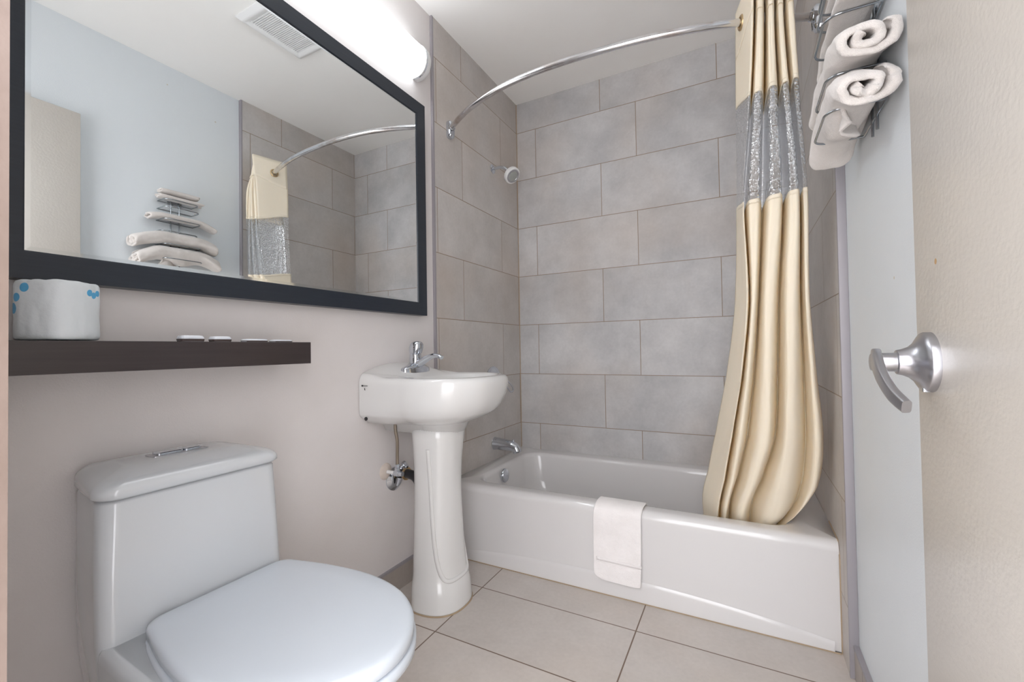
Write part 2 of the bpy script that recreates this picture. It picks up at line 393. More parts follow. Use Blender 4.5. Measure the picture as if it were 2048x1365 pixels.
# ---------------------------------------------------------------- door
dang = math.atan2(.006, .71)
door = thing('door_1', 'beige painted bathroom door standing open against the right wall', 'door', (1.4695, YF+.004, .012)); door['kind'] = 'structure'
leaf = build('leaf', MB().box((0, 0, 0), (.036, .706, 2.075)), M_DOOR, bevel=.0015); leaf.parent = door
door.rotation_euler = (0, 0, -dang)
FACE = 0.0
hy, hz = .706-.052, .944-.012
hd = build('handle', MB().lathe([(0, .0405), (.0075, .0405), (.0095, .0395), (.013, .034), (.017, .027), (.023, .0212), (.030, .0182), (.036, .0168), (.0362, .0155)], (0, hy, hz), (-1, 0, 0), 56), M_NICKEL); hd.parent = door
neck = build('neck', MB().lathe([(.036, .0145), (.037, .0130), (.060, .0130), (.064, .0115)], (0, hy, hz), (-1, 0, 0), 40), M_NICKEL); neck.parent = hd
# drooping lever blade, rectangular section
ctr = catmull([(-.056, hy+.010, hz+.006), (-.059, hy-.010, hz+.001), (-.062, hy-.045, hz-.016), (-.060, hy-.082, hz-.036), (-.054, hy-.112, hz-.049)], 10)
rings = []
for i, p in enumerate(ctr):
    t = (ctr[min(i+1, len(ctr)-1)]-ctr[max(i-1, 0)]).normalized()
    a = Vector((1, 0, 0)); a = (a-t*a.dot(t)).normalized(); b = t.cross(a)
    k = i/(len(ctr)-1); hw = .0062-.0012*k; hh = .0135-.0055*k
    pts = []
    for q in range(24):
        an = 2*PI*q/24; pts.append(p+a*sgnpow(math.cos(an), .45)*hw+b*sgnpow(math.sin(an), .45)*hh)
    rings.append(pts)
lev = build('lever', MB().ring_loft(rings), M_NICKEL, angle=50); lev.parent = hd
lt = build('latch_button', MB().box((-.012, hy-.012, hz-.040), (-.004, hy-.004, hz-.034)), M_CHROME, bevel=.001); lt.parent = hd

# ---------------------------------------------------------------- bathtub
TZ, TY = .345, -.782
tub = thing('bathtub', 'white enamelled bathtub in the tiled alcove behind the curtain', 'bathtub', (.75, -.39, 0))
def tub_ring(x0, x1, y0, y1, r, z, n=16, zf=None):
    pts = []
    for cx, cy, a0 in ((x1-r, y1-r, 0), (x0+r, y1-r, PI/2), (x0+r, y0+r, PI), (x1-r, y0+r, 1.5*PI)):
        for k in range(n+1):
            a = a0+PI/2*k/n; x = cx+r*math.cos(a); y = cy+r*math.sin(a)
            pts.append((x, y, z))
    return pts
e = .0015
X0, X1, Y0, Y1 = e, RW-e, TY, -e
R_ = []
R_.append(tub_ring(X0, X1, Y0+.002, Y1, .002, .003))
R_.append(tub_ring(X0, X1, Y0-.0005, Y1, .002, .05))
R_.append(tub_ring(X0, X1, Y0+.004, Y1, .002, TZ-.055))
R_.append(tub_ring(X0, X1, Y0+.001, Y1, .002, TZ-.032))
for k in range(1, 7):
    a = PI/2*k/6; R_.append(tub_ring(X0, X1, Y0+.030*(1-math.cos(a)), Y1, .002, TZ-.030+.030*math.sin(a)))
R_.append(tub_ring(.085, RW-.095, Y0+.062, Y1-.078, .10, TZ+.001))
for k in range(1, 6):
    a = PI/2*k/5; d = .024*math.sin(a); zz = TZ+.001-.024*(1-math.cos(a))
    R_.append(tub_ring(.085+d, RW-.095-d, Y0+.062+d*.8, Y1-.078-d*.8, .10, zz))
R_.append(tub_ring(.130, RW-.16, Y0+.096, Y1-.112, .11, TZ-.15))
R_.append(tub_ring(.150, RW-.22, Y0+.110, Y1-.125, .12, .10))
for k in range(1, 5):
    a = PI/2*k/4; d = .06*(1-math.cos(a)) if False else .06*math.sin(a)
    R_.append(tub_ring(.150+d, RW-.22-d, Y0+.110+d, Y1-.125-d, .12, .10-.045*(1-math.cos(a))-.0))
part('tub_shell', MB().ring_loft(R_, cap0=False), M_TUB, tub, angle=70)
# raised bowed toe of the apron
toe = MB(); rows = []
for i in range(61):
    x = .02+i*(RW-.04)/60; s = (x-.75)/.75
    zt = .075-.045*abs(s)**2.2*1.1; zt = max(.012, zt)
    rows.append([(x, TY-.0005, zt+.006), (x, TY-.0022, zt+.003), (x, TY-.0042, zt-.003), (x, TY-.0048, zt-.010), (x, TY-.0048, .002), (x, TY+.004, .002)])
toe.grid(rows); part('apron_toe', toe, M_TUB, tub, recalc=True)
ov = part('overflow_plate', MB().lathe([(0, .036), (.005, .036), (.010, .033), (.013, .024), (.014, 0)], (.1195, -.445, .298), (1, 0, .06), 40), M_CHROME, tub)
part('overflow_screw', MB().lathe([(0, .004), (.003, .004), (.004, .002)], (.1335, -.445, .298), (1, 0, .06), 12), M_NICKEL, ov)
# dirty caulk bead at the floor and right wall
cb = MB().tube([(x*.05+.01, TY-.006, .0015) for x in range(0, 30)]+[(RW-.004, TY-.006, .0015)], .0022, 6)
part('floor_caulk', cb, M_CAULK, tub)
part('wall_caulk', MB().tube([(RW-.001, TY-.001, z*.02) for z in range(0, 16)]+[(RW-.001, TY+.02, TZ), (RW-.001, -.6, TZ+.003)], .002, 6), M_CAULK, tub)

# bath mat towel over the tub front
bt = thing('bath_mat_towel', 'white terry hand towel folded over the front rim of the bathtub', 'towel', (.81, TY-.01, TZ))
xa, xb = .716, .906
def drape(th, edge):
    path = []
    for t in (0, .35, .7, 1): path.append((TY+.0795-.03*t-.012, TZ-.002+.007*t))
    path = [(TY+.098, TZ-.022), (TY+.088, TZ-.004), (TY+.070, TZ+.007), (TY+.045, TZ+.009), (TY+.022, TZ+.007), (TY+.004, TZ-.001), (TY-.008, TZ-.016), (TY-.011, TZ-.045), (TY-.012, TZ-.11), (TY-.015, TZ-.19), (TY-.019, .10), (TY-.021, .080), (TY-.021, .072)]
    pts = catmull([(0, a, b) for a, b in path], 6); return pts
pts = drape(0, 0); rows = []
NP = len(pts)
for i in range(25):
    u = i/24; row = []
    for j, p in enumerate(pts):
        v = j/(NP-1)
        cut = 0
        lowc = max(0, (v-.86)/.14)
        shrink = .020*lowc**2*(1-u)+.007*lowc**2*u+.004*math.sin(v*7)
        x = xa+shrink+(xb-xa-shrink*1.0-.010*v)*u
        zz = p.z - (.006*(1-abs(2*u-1)**6))*lowc - .010*u*max(0, v-.6)
        nz = .0018*noise.noise(Vector((x*30, p.z*30, 1)))
        row.append((x, p.y-abs(nz)*.8 + .001, zz))
    rows.append(row)
tw = part('towel_cloth', MB().grid(rows), M_TERRY2, bt, recalc=False); sd = tw.modifiers.new('s', 'SOLIDIFY'); sd.thickness = .0085; sd.offset = 0
sb = tw.modifiers.new('sub', 'SUBSURF'); sb.levels = 1; sb.render_levels = 2
part('woven_band', MB().grid([[(xa+.010+(xb-xa-.016)*i/20, TY-.0200-.0012*k, .150-.010*k*0-.0035*i/20-.012*k) for k in (0, 1)] for i in range(21)]), M_TERRY2, bt, solid=.0012)

# ---------------------------------------------------------------- tub fixtures
sp = thing('tub_spout', 'chrome bathtub filler spout on the left tiled wall', 'faucet', (0, -.335, .43))
path = catmull([(0, -.335, .436), (.03, -.335, .436), (.075, -.335, .434), (.11, -.335, .430), (.135, -.335, .416), (.142, -.335, .396)], 8)
rr = [.0365-.0135*(i/(len(path)-1))**.8 for i in range(len(path))]
part('spout_body', MB().tube(path, rr, 28), M_CHROME, sp)
part('diverter_knob', MB().lathe([(0, .004), (.010, .004), (.011, .0065), (.016, .0065), (.017, .003)], (.118, -.335, .450), (0, 0, 1), 16), M_CHROME, sp)
mv = thing('shower_valve', 'round chrome shower valve with lever on the tiles above the tub spout', 'shower valve', (0, -.345, .79))
part('escutcheon', MB().lathe([(0, .088), (.004, .088), (.010, .080), (.014, .060), (.016, .025), (.040, .022), (.045, .018)], (0, -.345, .785), (1, 0, 0), 48), M_CHROME, mv)
part('lever', MB().tube(catmull([(.040, -.345, .79), (.058, -.333, .795), (.072, -.300, .785), (.078, -.262, .755), (.074, -.245, .730), (.066, -.258, .722), (.060, -.285, .748), (.052, -.318, .772), (.040, -.338, .780)], 8), .0042, 10), M_CHROME, mv)
sh = thing('shower_fixture', 'white and chrome round shower head on a short bent arm', 'shower head', (0, -.315, 2.01))
part('flange', MB().lathe([(0, .027), (.003, .027), (.008, .020), (.010, .010)], (0, -.315, 2.012), (1, 0, 0), 32), M_CHROME, sh)
part('arm', MB().tube(catmull([(.004, -.315, 2.012), (.05, -.313, 2.012), (.080, -.311, 2.000), (.104, -.309, 1.972)], 8), .0088, 16), M_CHROME, sh)
hdv = Vector((.75, -.25, -.72)).normalized(); ho = Vector((.101, -.309, 1.975))
shh = part('head', MB().lathe([(0, .012), (.010, .016), (.018, .028), (.024, .042), (.030, .047), (.046, .047), (.050, .043), (.051, .039)], ho, hdv, 40), M_WHITEPL, sh)
part('spray_ring', MB().lathe([(.049, .040), (.0525, .038), (.0530, .030), (.0505, .028)], ho, hdv, 40), M_NICKEL, shh)
part('spray_face', MB().lathe([(.049, .028), (.0535, .026), (.055, .014), (.0552, 0)], ho, hdv, 32), M_GREYPL, shh)

# ---------------------------------------------------------------- curtain rod
RODP = [(0.0, -.736, 2.054), (.05, -.765, 2.054), (.12, -.808, 2.054), (.23, -.862, 2.054), (.40, -.915, 2.054), (.60, -.937, 2.054), (.80, -.932, 2.054), (1.0, -.910, 2.054), (1.19, -.864, 2.054), (1.30, -.824, 2.054), (1.42, -.775, 2.054), (RW, -.738, 2.054)]
rod = thing('curtain_rod', 'curved chrome shower curtain rod bowing out over the tub', 'curtain rod', (.75, -.8, 2.054))
RODC = catmull(RODP, 10)
part('rod_tube', MB().tube(RODC, .0122, 24), M_ROD, rod)
for x, s in ((0, 1), (RW, -1)):
    fm = MB()
    rings = []
    for d, w, h in ((0, .021, .043), (.016, .021, .043), (.022, .018, .038), (.024, .011, .028)):
        rings.append([(x+s*d, -.738+sgnpow(math.cos(2*PI*k/32), .5)*w, 2.050+sgnpow(math.sin(2*PI*k/32), .5)*h) for k in range(32)])
    fl = part('end_bracket', fm.ring_loft(rings), M_CHROME, rod)
    part('bracket_collar', MB().lathe([(0, .017), (.016, .016), (.018, .013)], (x+s*.018, -.745, 2.054), (s*1, -.45, 0), 24), M_CHROME, fl)
hk = MB().tube(catmull([(1.478, -.756, 2.030), (1.480, -.768, 2.034), (1.482, -.774, 2.050), (1.481, -.768, 2.068), (1.480, -.752, 2.070), (1.480, -.741, 2.058), (1.480, -.741, 2.030), (1.479, -.752, 2.005), (1.478, -.765, 2.010)], 6), .0016, 8)
tag(build('curtain_hook', hk, M_WIRE), 'spare bent wire hook hanging on the rod right of the curtain', 'hook')

# ---------------------------------------------------------------- shower curtain
LV = [
 (2.135, [(1.2569,-.765),(1.3034,-.945),(1.3112,-.775),(1.3239,-.925),(1.3400,-.745),(1.3547,-.905),(1.3700,-.725),(1.3809,-.885),(1.3950,-.705),(1.408,-.865),(1.4230,-.715)]),
 (1.95, [(1.2527,-.76),(1.2991,-.93),(1.3067,-.77),(1.3196,-.93),(1.3390,-.75),(1.3503,-.93),(1.3680,-.73),(1.3765,-.92),(1.3950,-.72),(1.4036,-.92),(1.4240,-.74)]),
 (1.70, [(1.2490,-.76),(1.2840,-.925),(1.2900,-.76),(1.3080,-.925),(1.3310,-.75),(1.3510,-.925),(1.3750,-.74),(1.3880,-.92),(1.4080,-.72),(1.4130,-.915),(1.4330,-.74)]),
 (1.45, [(1.2446,-.75),(1.2645,-.91),(1.268,-.76),(1.2951,-.91),(1.3213,-.75),(1.3545,-.91),(1.3800,-.75),(1.4014,-.91),(1.424,-.75),(1.427,-.90),(1.4451,-.75)]),
 (1.12, [(1.2322,-.73),(1.2686,-.87),(1.2762,-.74),(1.2857,-.87),(1.3054,-.73),(1.3275,-.87),(1.3650,-.73),(1.3868,-.87),(1.4265,-.73),(1.4300,-.855),(1.4493,-.73)]),
 (.86, [(1.198,-.68),(1.2450,-.825),(1.2490,-.70),(1.2640,-.825),(1.2860,-.69),(1.3220,-.825),(1.3590,-.68),(1.3830,-.825),(1.4350,-.69),(1.4460,-.80),(1.4730,-.68)]),
 (.64, [(1.1549,-.63),(1.2096,-.775),(1.2134,-.65),(1.2374,-.775),(1.2602,-.64),(1.3122,-.775),(1.3486,-.63),(1.3766,-.775),(1.4405,-.64),(1.4585,-.755),(1.4930,-.63)]),
 (.48, [(1.122,-.59),(1.182,-.727),(1.186,-.60),(1.2100,-.727),(1.2260,-.60),(1.2730,-.727),(1.3060,-.59),(1.3580,-.727),(1.4300,-.60),(1.4480,-.70),(1.4780,-.60)]),
 (.375, [(1.0980,-.57),(1.1600,-.690),(1.1640,-.57),(1.1870,-.690),(1.1980,-.57),(1.2410,-.690),(1.2700,-.57),(1.3390,-.690),(1.3980,-.58),(1.4030,-.668),(1.4120,-.57)]),
 (.25, [(1.10,-.555),(1.150,-.645),(1.155,-.555),(1.176,-.645),(1.188,-.555),(1.23,-.645),(1.26,-.555),(1.29,-.640),(1.31,-.57),(1.315,-.61),(1.32,-.57)]),
]
def cur_row(z):
    for i in range(len(LV)-1):
        if LV[i][0] >= z >= LV[i+1][0]:
            t = (LV[i][0]-z)/(LV[i][0]-LV[i+1][0])
            def at(k, j): k = max(0, min(len(LV)-1, k)); return Vector(LV[k][1][j])
            pts = []
            for j in range(11):
                p0, p1, p2, p3 = at(i-1, j), at(i, j), at(i+1, j), at(i+2, j)
                # blend: linear + slight cubic smoothing
                h = smoothstep(t)*.0+t
                a = p1.lerp(p2, h)
                m1 = (p2-p0)*.5; m2 = (p3-p1)*.5
                c = (2*t**3-3*t*t+1)*p1+(t**3-2*t*t+t)*m1+(-2*t**3+3*t*t)*p2+(t**3-t*t)*m2
                pts.append(c)
            return pts
    return [Vector(p) for p in (LV[0][1] if z > LV[0][0] else LV[-1][1])]
NSEG = 18
NCOL = 10*NSEG+1
def cur_point(i, z, off=0.0):
    P = cur_row(z); j = min(9, i//NSEG); t = (i-j*NSEG)/NSEG
    if j == 0: ty = t; tx = t
    else:
        ex = 2.6+2.4*smoothstep((z-.8)/.7); q = (1-(1-t)**ex) if j % 2 == 0 else (1-t**ex)      # height towards the crest: wide front, tight crease behind
        ty = q if j % 2 == 0 else 1-q; tx = t
    x = P[j].x+(P[j+1].x-P[j].x)*tx; y = P[j].y+(P[j+1].y-P[j].y)*ty
    w = .0024*noise.noise(Vector((i*.085, z*4, 3)))+.0010*noise.noise(Vector((i*.25, z*15, 9)))
    return (x+.4*w, y+w-off, z)
def edge_top(u): return 1.80-.045*smoothstep(u*9)+.028*max(0, u-.1)
def edge_bot(u): return 1.452-.026*smoothstep(u*9)+.024*max(0, u-.1)
def edge_seam(u): return 1.972+.040*smoothstep(u*9)+.020*u
def cur_mesh(z0, z1, dz=.012, off=0.0):
    f0 = z0 if callable(z0) else (lambda u: z0); f1 = z1 if callable(z1) else (lambda u: z1)
    n = max(2, int((f0(.5)-f1(.5))/dz)); rows = []
    for k in range(n+1):
        row = []
        for i in range(NCOL):
            u = i/(NCOL-1); row.append(cur_point(i, f0(u)+(f1(u)-f0(u))*k/n, off))
        rows.append(row)
    return MB().grid(rows)
cu = thing('shower_curtain', 'cream shower curtain with clear band, gathered at the right of the tub', 'shower curtain', (1.34, -.83, 2.054))
part('top_panel', cur_mesh(2.135, edge_top), M_CURTAIN, cu, recalc=False, solid=.0010, angle=180)
part('header_flap', cur_mesh(2.132, edge_seam, off=.0045), M_CURTAIN, cu, recalc=False, solid=.0012, angle=180)
part('clear_window', cur_mesh(lambda u: edge_top(u)+.002, lambda u: edge_bot(u)-.002), M_VINYL, cu, recalc=False, angle=180)
part('lower_panel', cur_mesh(edge_bot, .25), M_CURTAIN, cu, recalc=False, solid=.0010, angle=180)
part('window_hem', cur_mesh(lambda u: edge_bot(u)+.001, lambda u: edge_bot(u)-.012, .006, off=.002), M_CURTAIN, cu, recalc=False, solid=.001, angle=180)
part('top_hem', cur_mesh(lambda u: edge_top(u)+.012, lambda u: edge_top(u)-.001, .006, off=.002), M_CURTAIN, cu, recalc=False, solid=.001, angle=180)
# rod rings through each fold
for gx, gy in ((1.272, -.835), (1.332, -.812), (1.362, -.800), (1.388, -.790), (1.414, -.779)):
    ax = Vector((1, .35, 0)).normalized(); a = Vector((-.35, 1, 0)).normalized(); o_ = Vector((gx, gy, 2.054))
    ring = [o_+(a*math.cos(2*PI*k/24)+Vector((0, 0, 1))*math.sin(2*PI*k/24))*.0195 for k in range(24)]
    part('rod_ring', MB().tube(ring, .0045, 8, closed=True, upv=tuple(ax)), M_BRASS if gx < 1.3 else M_WHITEPL, cu)

# ---------------------------------------------------------------- mirror
MY0, MY1, MZ0, MZ1, FW = -2.229, -.960, 1.122, 2.052, .055
mir = thing('wall_mirror', 'large wall mirror in a flat black frame above the shelf', 'mirror', (0, -1.575, 1.12))
def prism_frame():
    mb = MB(); x0, x1 = PL+.001, .031
    o = [(MY0, MZ0), (MY1, MZ0), (MY1, MZ1), (MY0, MZ1)]; i = [(MY0+FW, MZ0+FW), (MY1-FW, MZ0+FW), (MY1-FW, MZ1-FW), (MY0+FW, MZ1-FW)]
    prof = [(x0, 0), (x1-.002, 0), (x1, .002), (x1, .96), (x1-.001, 1.0), (.0265, 1.0), (x0, 1.0)]
    rings = []
    for (a, b), (c, d) in zip(o, i): rings.append([(x, a+(c-a)*t, b+(d-b)*t) for x, t in prof])
    rings.append(rings[0]); mb.ring_loft(rings, True, False, False); return mb
part('mirror_frame', prism_frame(), M_FRAME, mir, angle=20)
part('mirror_glass', MB().box((.018, MY0+FW+.009, MZ0+FW+.009), (.027, MY1-FW-.009, MZ1-FW-.009)), M_MIRROR, mir, smooth=False)
bv = MB(); a0, a1, b0, b1 = MY0+FW, MY1-FW, MZ0+FW, MZ1-FW; g = .009
bv.v = [(.0266, a0, b0), (.0266, a1, b0), (.0266, a1, b1), (.0266, a0, b1), (.0270, a0+g, b0+g), (.0270, a1-g, b0+g), (.0270, a1-g, b1-g), (.0270, a0+g, b1-g)]
bv.f = [(0, 1, 5, 4), (1, 2, 6, 5), (2, 3, 7, 6), (3, 0, 4, 7)]
part('glass_bevel', bv, M_BEVEL, mir, smooth=False)

# ---------------------------------------------------------------- vanity light
LY0, LY1, LZ0, LZ1, LD = -2.16, -.955, 2.172, 2.315, .062
vl = thing('vanity_light', 'long white tubular vanity light above the mirror', 'wall light', (0, -1.55, 2.17))
zc, zr = (LZ0+LZ1)/2, (LZ1-LZ0)/2
def dsec(y, sx=1.0, sz=1.0, n=28):
    pts = [(PL+.001, y, zc-zr*sz)]
    for k in range(n+1):
        a = -PI/2+PI*k/n; pts.append((.008+LD*sx*math.cos(a)**.85 if math.cos(a) > 1e-6 else .008, y, zc+zr*sz*math.sin(a)))
    pts.append((PL+.001, y, zc+zr*sz)); return pts
part('diffuser', MB().ring_loft([dsec(LY0+.035, .95, .95), dsec(LY1-.036, .95, .95)]), M_LAMP, vl, angle=50)
for s, yy in ((1, LY1), (-1, LY0)):
    cp = part('end_cap', MB().ring_loft([dsec(yy-s*.024), dsec(yy-s*.006), dsec(yy-s*.001, .95, .96), dsec(yy, .86, .88)]), M_WHITEPL, vl, angle=50)
    part('chrome_band', MB().ring_loft([dsec(yy-s*.0305, .985, .985), dsec(yy-s*.0275, 1.01, 1.01), dsec(yy-s*.0245, .985, .985)]), M_CHROME, cp, angle=50)
    part('cap_rim', MB().ring_loft([dsec(yy-s*.037, .97, .97), dsec(yy-s*.036, 1.0, 1.0), dsec(yy-s*.0315, 1.0, 1.0), dsec(yy-s*.031, .96, .96)]), M_WHITEPL, cp, angle=50)

# ---------------------------------------------------------------- shelf and things on it
SX = .14
sf = build('wall_shelf', MB().box((PL, YF+.001, .938), (SX, -1.628, .9995)), M_SHELF, bevel=.0012)
tag(sf, 'dark espresso floating wooden shelf below the mirror', 'shelf')
def roll():
    mb = MB(); rings = []; n = 72
    lev = [(0.0, .90), (.002, .97), (.007, 1.0)]+[(.007+.096*k/14, 1.0) for k in range(1, 15)]+[(.108, .985), (.1125, .94), (.114, .86), (.1135, .6), (.111, .35), (.109, .1)]
    for z, s in lev:
        r = []
        for k in range(n):
            a = 2*PI*k/n; c, q = math.cos(a), math.sin(a)
            rad = .0525*s*(1+.11*abs(math.sin(2*(a-.55)))**3)
            w = noise.noise(Vector((c*3, q*3, z*22)))*.0020+noise.noise(Vector((c*8, q*8, z*60)))*.0012
            if z > .105: w += .003*noise.noise(Vector((c*5, q*5, 7)))
            rr_ = rad+w
            r.append((.078+rr_*c, -2.140+rr_*q, 1.0005+z+(.003*noise.noise(Vector((c*2.5, q*2.5, 3))) if z > .1 else 0)))
        rings.append(r)
    return mb.ring_loft(rings)
tr = build('toilet_roll', roll(), M_WRAP, origin=(.078, -2.140, 1.0), sub=1, angle=80)
tag(tr, 'paper-wrapped toilet roll with blue dots standing on the shelf', 'toilet roll')
def packet(y, x, w, d, h, label, fam='soap_bar', tilt=0):
    t = thing(fam, label, 'soap' if fam == 'soap_bar' else 'sachet', (x, y, .9995), 'small toiletry packets on the shelf')
    rings = []
    for z, s in ((0, .93), (h*.25, 1), (h*.7, .99), (h*.95, .90), (h, .72)):
        rings.append([(x+d/2*s*sgnpow(math.cos(2*PI*k/32), .45), y+w/2*s*sgnpow(math.sin(2*PI*k/32), .45), .9998+z+tilt*math.sin(2*PI*k/32)*.002) for k in range(32)])
    part('packet_body', MB().ring_loft(rings[:4] + rings[4:]), M_SOAP, t, angle=60)
    part('packet_label', MB().ring_loft([[(px, py+.0003, pz+.0003) for px, py, pz in [(x+(d/2+.0004)*s*sgnpow(math.cos(2*PI*k/32), .45), y+(w/2+.0004)*s*sgnpow(math.sin(2*PI*k/32), .45), .9998+z) for k in range(32)]] for z, s in ((.0005, .95), (h*.25, 1), (h*.45, 1))], cap0=False, cap1=False), M_SOAPB, t)
    return t
packet(-1.918, .092, .050, .034, .0150, 'thicker white wrapped soap nearest the toilet roll')
packet(-1.852, .092, .044, .032, .0140, 'white wrapped soap second from the toilet roll on the shelf')
packet(-1.765, .092, .062, .034, .0085, 'flat white sachet third from the toilet roll on the shelf', 'toiletry_sachet')
packet(-1.693, .098, .058, .030, .0070, 'flat white sachet at the right end of the shelf', 'toiletry_sachet')

# ---------------------------------------------------------------- toilet
TCY = -1.950
SCT = -1.922
toi = thing('toilet', 'white one-piece toilet with closed lid below the shelf', 'toilet', (.35, TCY, 0))
TAPER = 0.0
def rrect(x0, x1, y0, y1, r, z, n=10, zf=None, bulge=0):
    pts = []
    for cx, cy, a0 in ((x1-r, y1-r, 0), (x0+r, y1-r, PI/2), (x0+r, y0+r, PI), (x1-r, y0+r, 1.5*PI)):
        for k in range(n+1):
            a = a0+PI/2*k/n; x = cx+r*math.cos(a); y = cy+r*math.sin(a)
            b = bulge*max(0, (x-x0)/(x1-x0))**3*(1-((y-(y0+y1)/2)/((y1-y0)/2))**2)
            if TAPER: y = TCY+(y-TCY)*(1-TAPER*(1-max(0, x)/.22))
            pts.append((x+b, y, z if zf is None else zf(x, y)))
    return pts
hw = .180
TAPER = .19
def tz(zt): return lambda x, y: zt
tank = [rrect(.004, .215, TCY-hw+.030, TCY+hw-.020, .030, .20), rrect(.004, .222, TCY-hw+.006, TCY+hw-.002, .030, .36), rrect(.004, .222, TCY-hw+.001, TCY+hw+.002, .030, .44), rrect(.004, .216, TCY-hw, TCY+hw, .032, .56, bulge=.006),
        rrect(.004, .210, TCY-hw+.002, TCY+hw-.004, .034, .692, bulge=.010), rrect(.010, .206, TCY-hw+.006, TCY+hw-.008, .034, .698, bulge=.010)]
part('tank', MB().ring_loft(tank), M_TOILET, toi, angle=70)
def lidz(top):
    def f(x, y):
        d = abs(y-TCY)/hw; return top-.012*d**3-.006*max(0, (x-.12)/.1)
    return f
g_ = .004
lid = [rrect(.006, .214, TCY-hw-g_+.004, TCY+hw+g_-.006, .036, .701, bulge=.012), rrect(.004, .220, TCY-hw-g_, TCY+hw+g_-.002, .038, .706, bulge=.012),
       rrect(.004, .220, TCY-hw-g_, TCY+hw+g_-.002, .038, 0, zf=lambda x, y: lidz(.728)(x, y), bulge=.012)]
for k in range(1, 8):
    a = PI/2*k/7; d = .026*(1-math.cos(a)); zt = .728+.016*math.sin(a)
    lid.append(rrect(.004+d*.4, .220-d, TCY-hw-g_+d, TCY+hw+g_-.002-d, .038-.3*d, 0, zf=lambda x, y, zt=zt: lidz(zt)(x, y), bulge=.012))
lid.append(rrect(.04, .150, TCY-hw+.06, TCY+hw-.06, .02, .7455))
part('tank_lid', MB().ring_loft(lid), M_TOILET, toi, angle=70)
TAPER = 0.0
bp = part('flush_plate', MB().ring_loft([rrect(.070, .112, TCY-.050, TCY+.062, .006, z) for z in (.740, .7475)]), M_NICKEL, toi, bevel=.001)
for y0, y1 in ((-.040, .012), (.014, .050)):
    part('flush_button', MB().ring_loft([rrect(.077, .105, TCY+y0, TCY+y1, .006, .7475), rrect(.077, .105, TCY+y0, TCY+y1, .006, .7510), rrect(.079, .103, TCY+y0+.002, TCY+y1-.002, .006, .7525)]), M_CHROME, bp)
def seat_out(z, g=0.0, xb=.230, xf=.722, hb=.140, hwf=.182, n=20):
    # back edge straight, sides widening, elliptical nose
    pts = []; xm = .47; hy_ = hwf+g
    for k in range(n*2+1):
        a = -PI/2+PI*k/(2*n); pts.append((xm+(xf+g-xm)*sgnpow(math.cos(a), .92), SCT+hy_*math.sin(a)*(1), z))
    def side(s):
        r = []; rc = .034
        for k in range(1, 13):
            t = k/12; x = xm+(xb-g+rc-xm)*t; yy = hy_-(hy_-(hb+g))*t**1.8*.75
            r.append((x, SCT+s*yy, z))
        xl, yl = r[-1][0], abs(r[-1][1]-SCT)
        for k in range(1, 9):
            a = PI/2*k/8; r.append((xl-rc*math.sin(a), SCT+s*(yl-rc*(1-math.cos(a))), z))
        return r
    pts += side(1); pts += list(reversed(side(-1))); return pts
LZ = .4630
lidm = MB().ring_loft([seat_out(LZ-.026, -.004), seat_out(LZ-.024, 0), seat_out(LZ-.008, .0005), seat_out(LZ-.003, -.002), seat_out(LZ-.0005, -.006), seat_out(LZ+.001, -.012), seat_out(LZ+.003, -.05)])
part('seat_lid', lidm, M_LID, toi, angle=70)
part('seat_ring', MB().ring_loft([seat_out(LZ-.048, .000), seat_out(LZ-.046, .004), seat_out(LZ-.032, .004), seat_out(LZ-.029, .000)]), M_LID, toi, angle=70)
for s in (-1, 1):
    part('seat_hinge', MB().lathe([(0, .010), (.002, .012), (.036, .012), (.038, .010)], (.233, SCT+s*.075-.019, LZ-.026), (0, 1, 0), 20), M_LID, toi)
# bowl with skirt
def bowl_ring(z, xb, xf, h, hb):
    pts = []; xm = xb+(xf-xb)*.48; n = 20
    for k in range(2*n+1):
        a = -PI/2+PI*k/(2*n); pts.append((xm+(xf-xm)*math.cos(a), TCY+h*math.sin(a), z))
    for s in (1, -1):
        r = [(xm+(xb-xm)*t, TCY+s*(h+(hb-h)*smoothstep(t)), z) for t in [k/14 for k in range(1, 15)]]
        pts += r if s == 1 else list(reversed(r))
    return pts
bowl = [bowl_ring(0.001, .05, .60, .115, .115), bowl_ring(.03, .05, .60, .112, .112), bowl_ring(.12, .05, .60, .108, .112), bowl_ring(.22, .05, .635, .120, .122),
        bowl_ring(.32, .19, .68, .156, .128), bowl_ring(.375, .19, .702, .170, .130), bowl_ring(.400, .19, .708, .1735, .130), bowl_ring(.411, .19, .704, .171, .128), bowl_ring(.4125, .19, .69, .162, .120)]
part('bowl', MB().ring_loft(bowl), M_TOILET, toi, angle=70)
dz_ = lambda d: (lambda x, y: .437-d-.022*smoothstep((x-.215)/.13))
deck = [rrect(.205, .500, TCY-.174, TCY+.174, .012, 0, zf=dz_(.09)), rrect(.205, .502, TCY-.1775, TCY+.1775, .012, 0, zf=dz_(.02)), rrect(.205, .500, TCY-.176, TCY+.176, .012, 0, zf=dz_(.008)), rrect(.205, .496, TCY-.171, TCY+.171, .010, 0, zf=dz_(.002)), rrect(.205, .490, TCY-.162, TCY+.162, .008, 0, zf=dz_(0))]
part('seat_deck', MB().ring_loft(deck), M_TOILET, toi, angle=60)

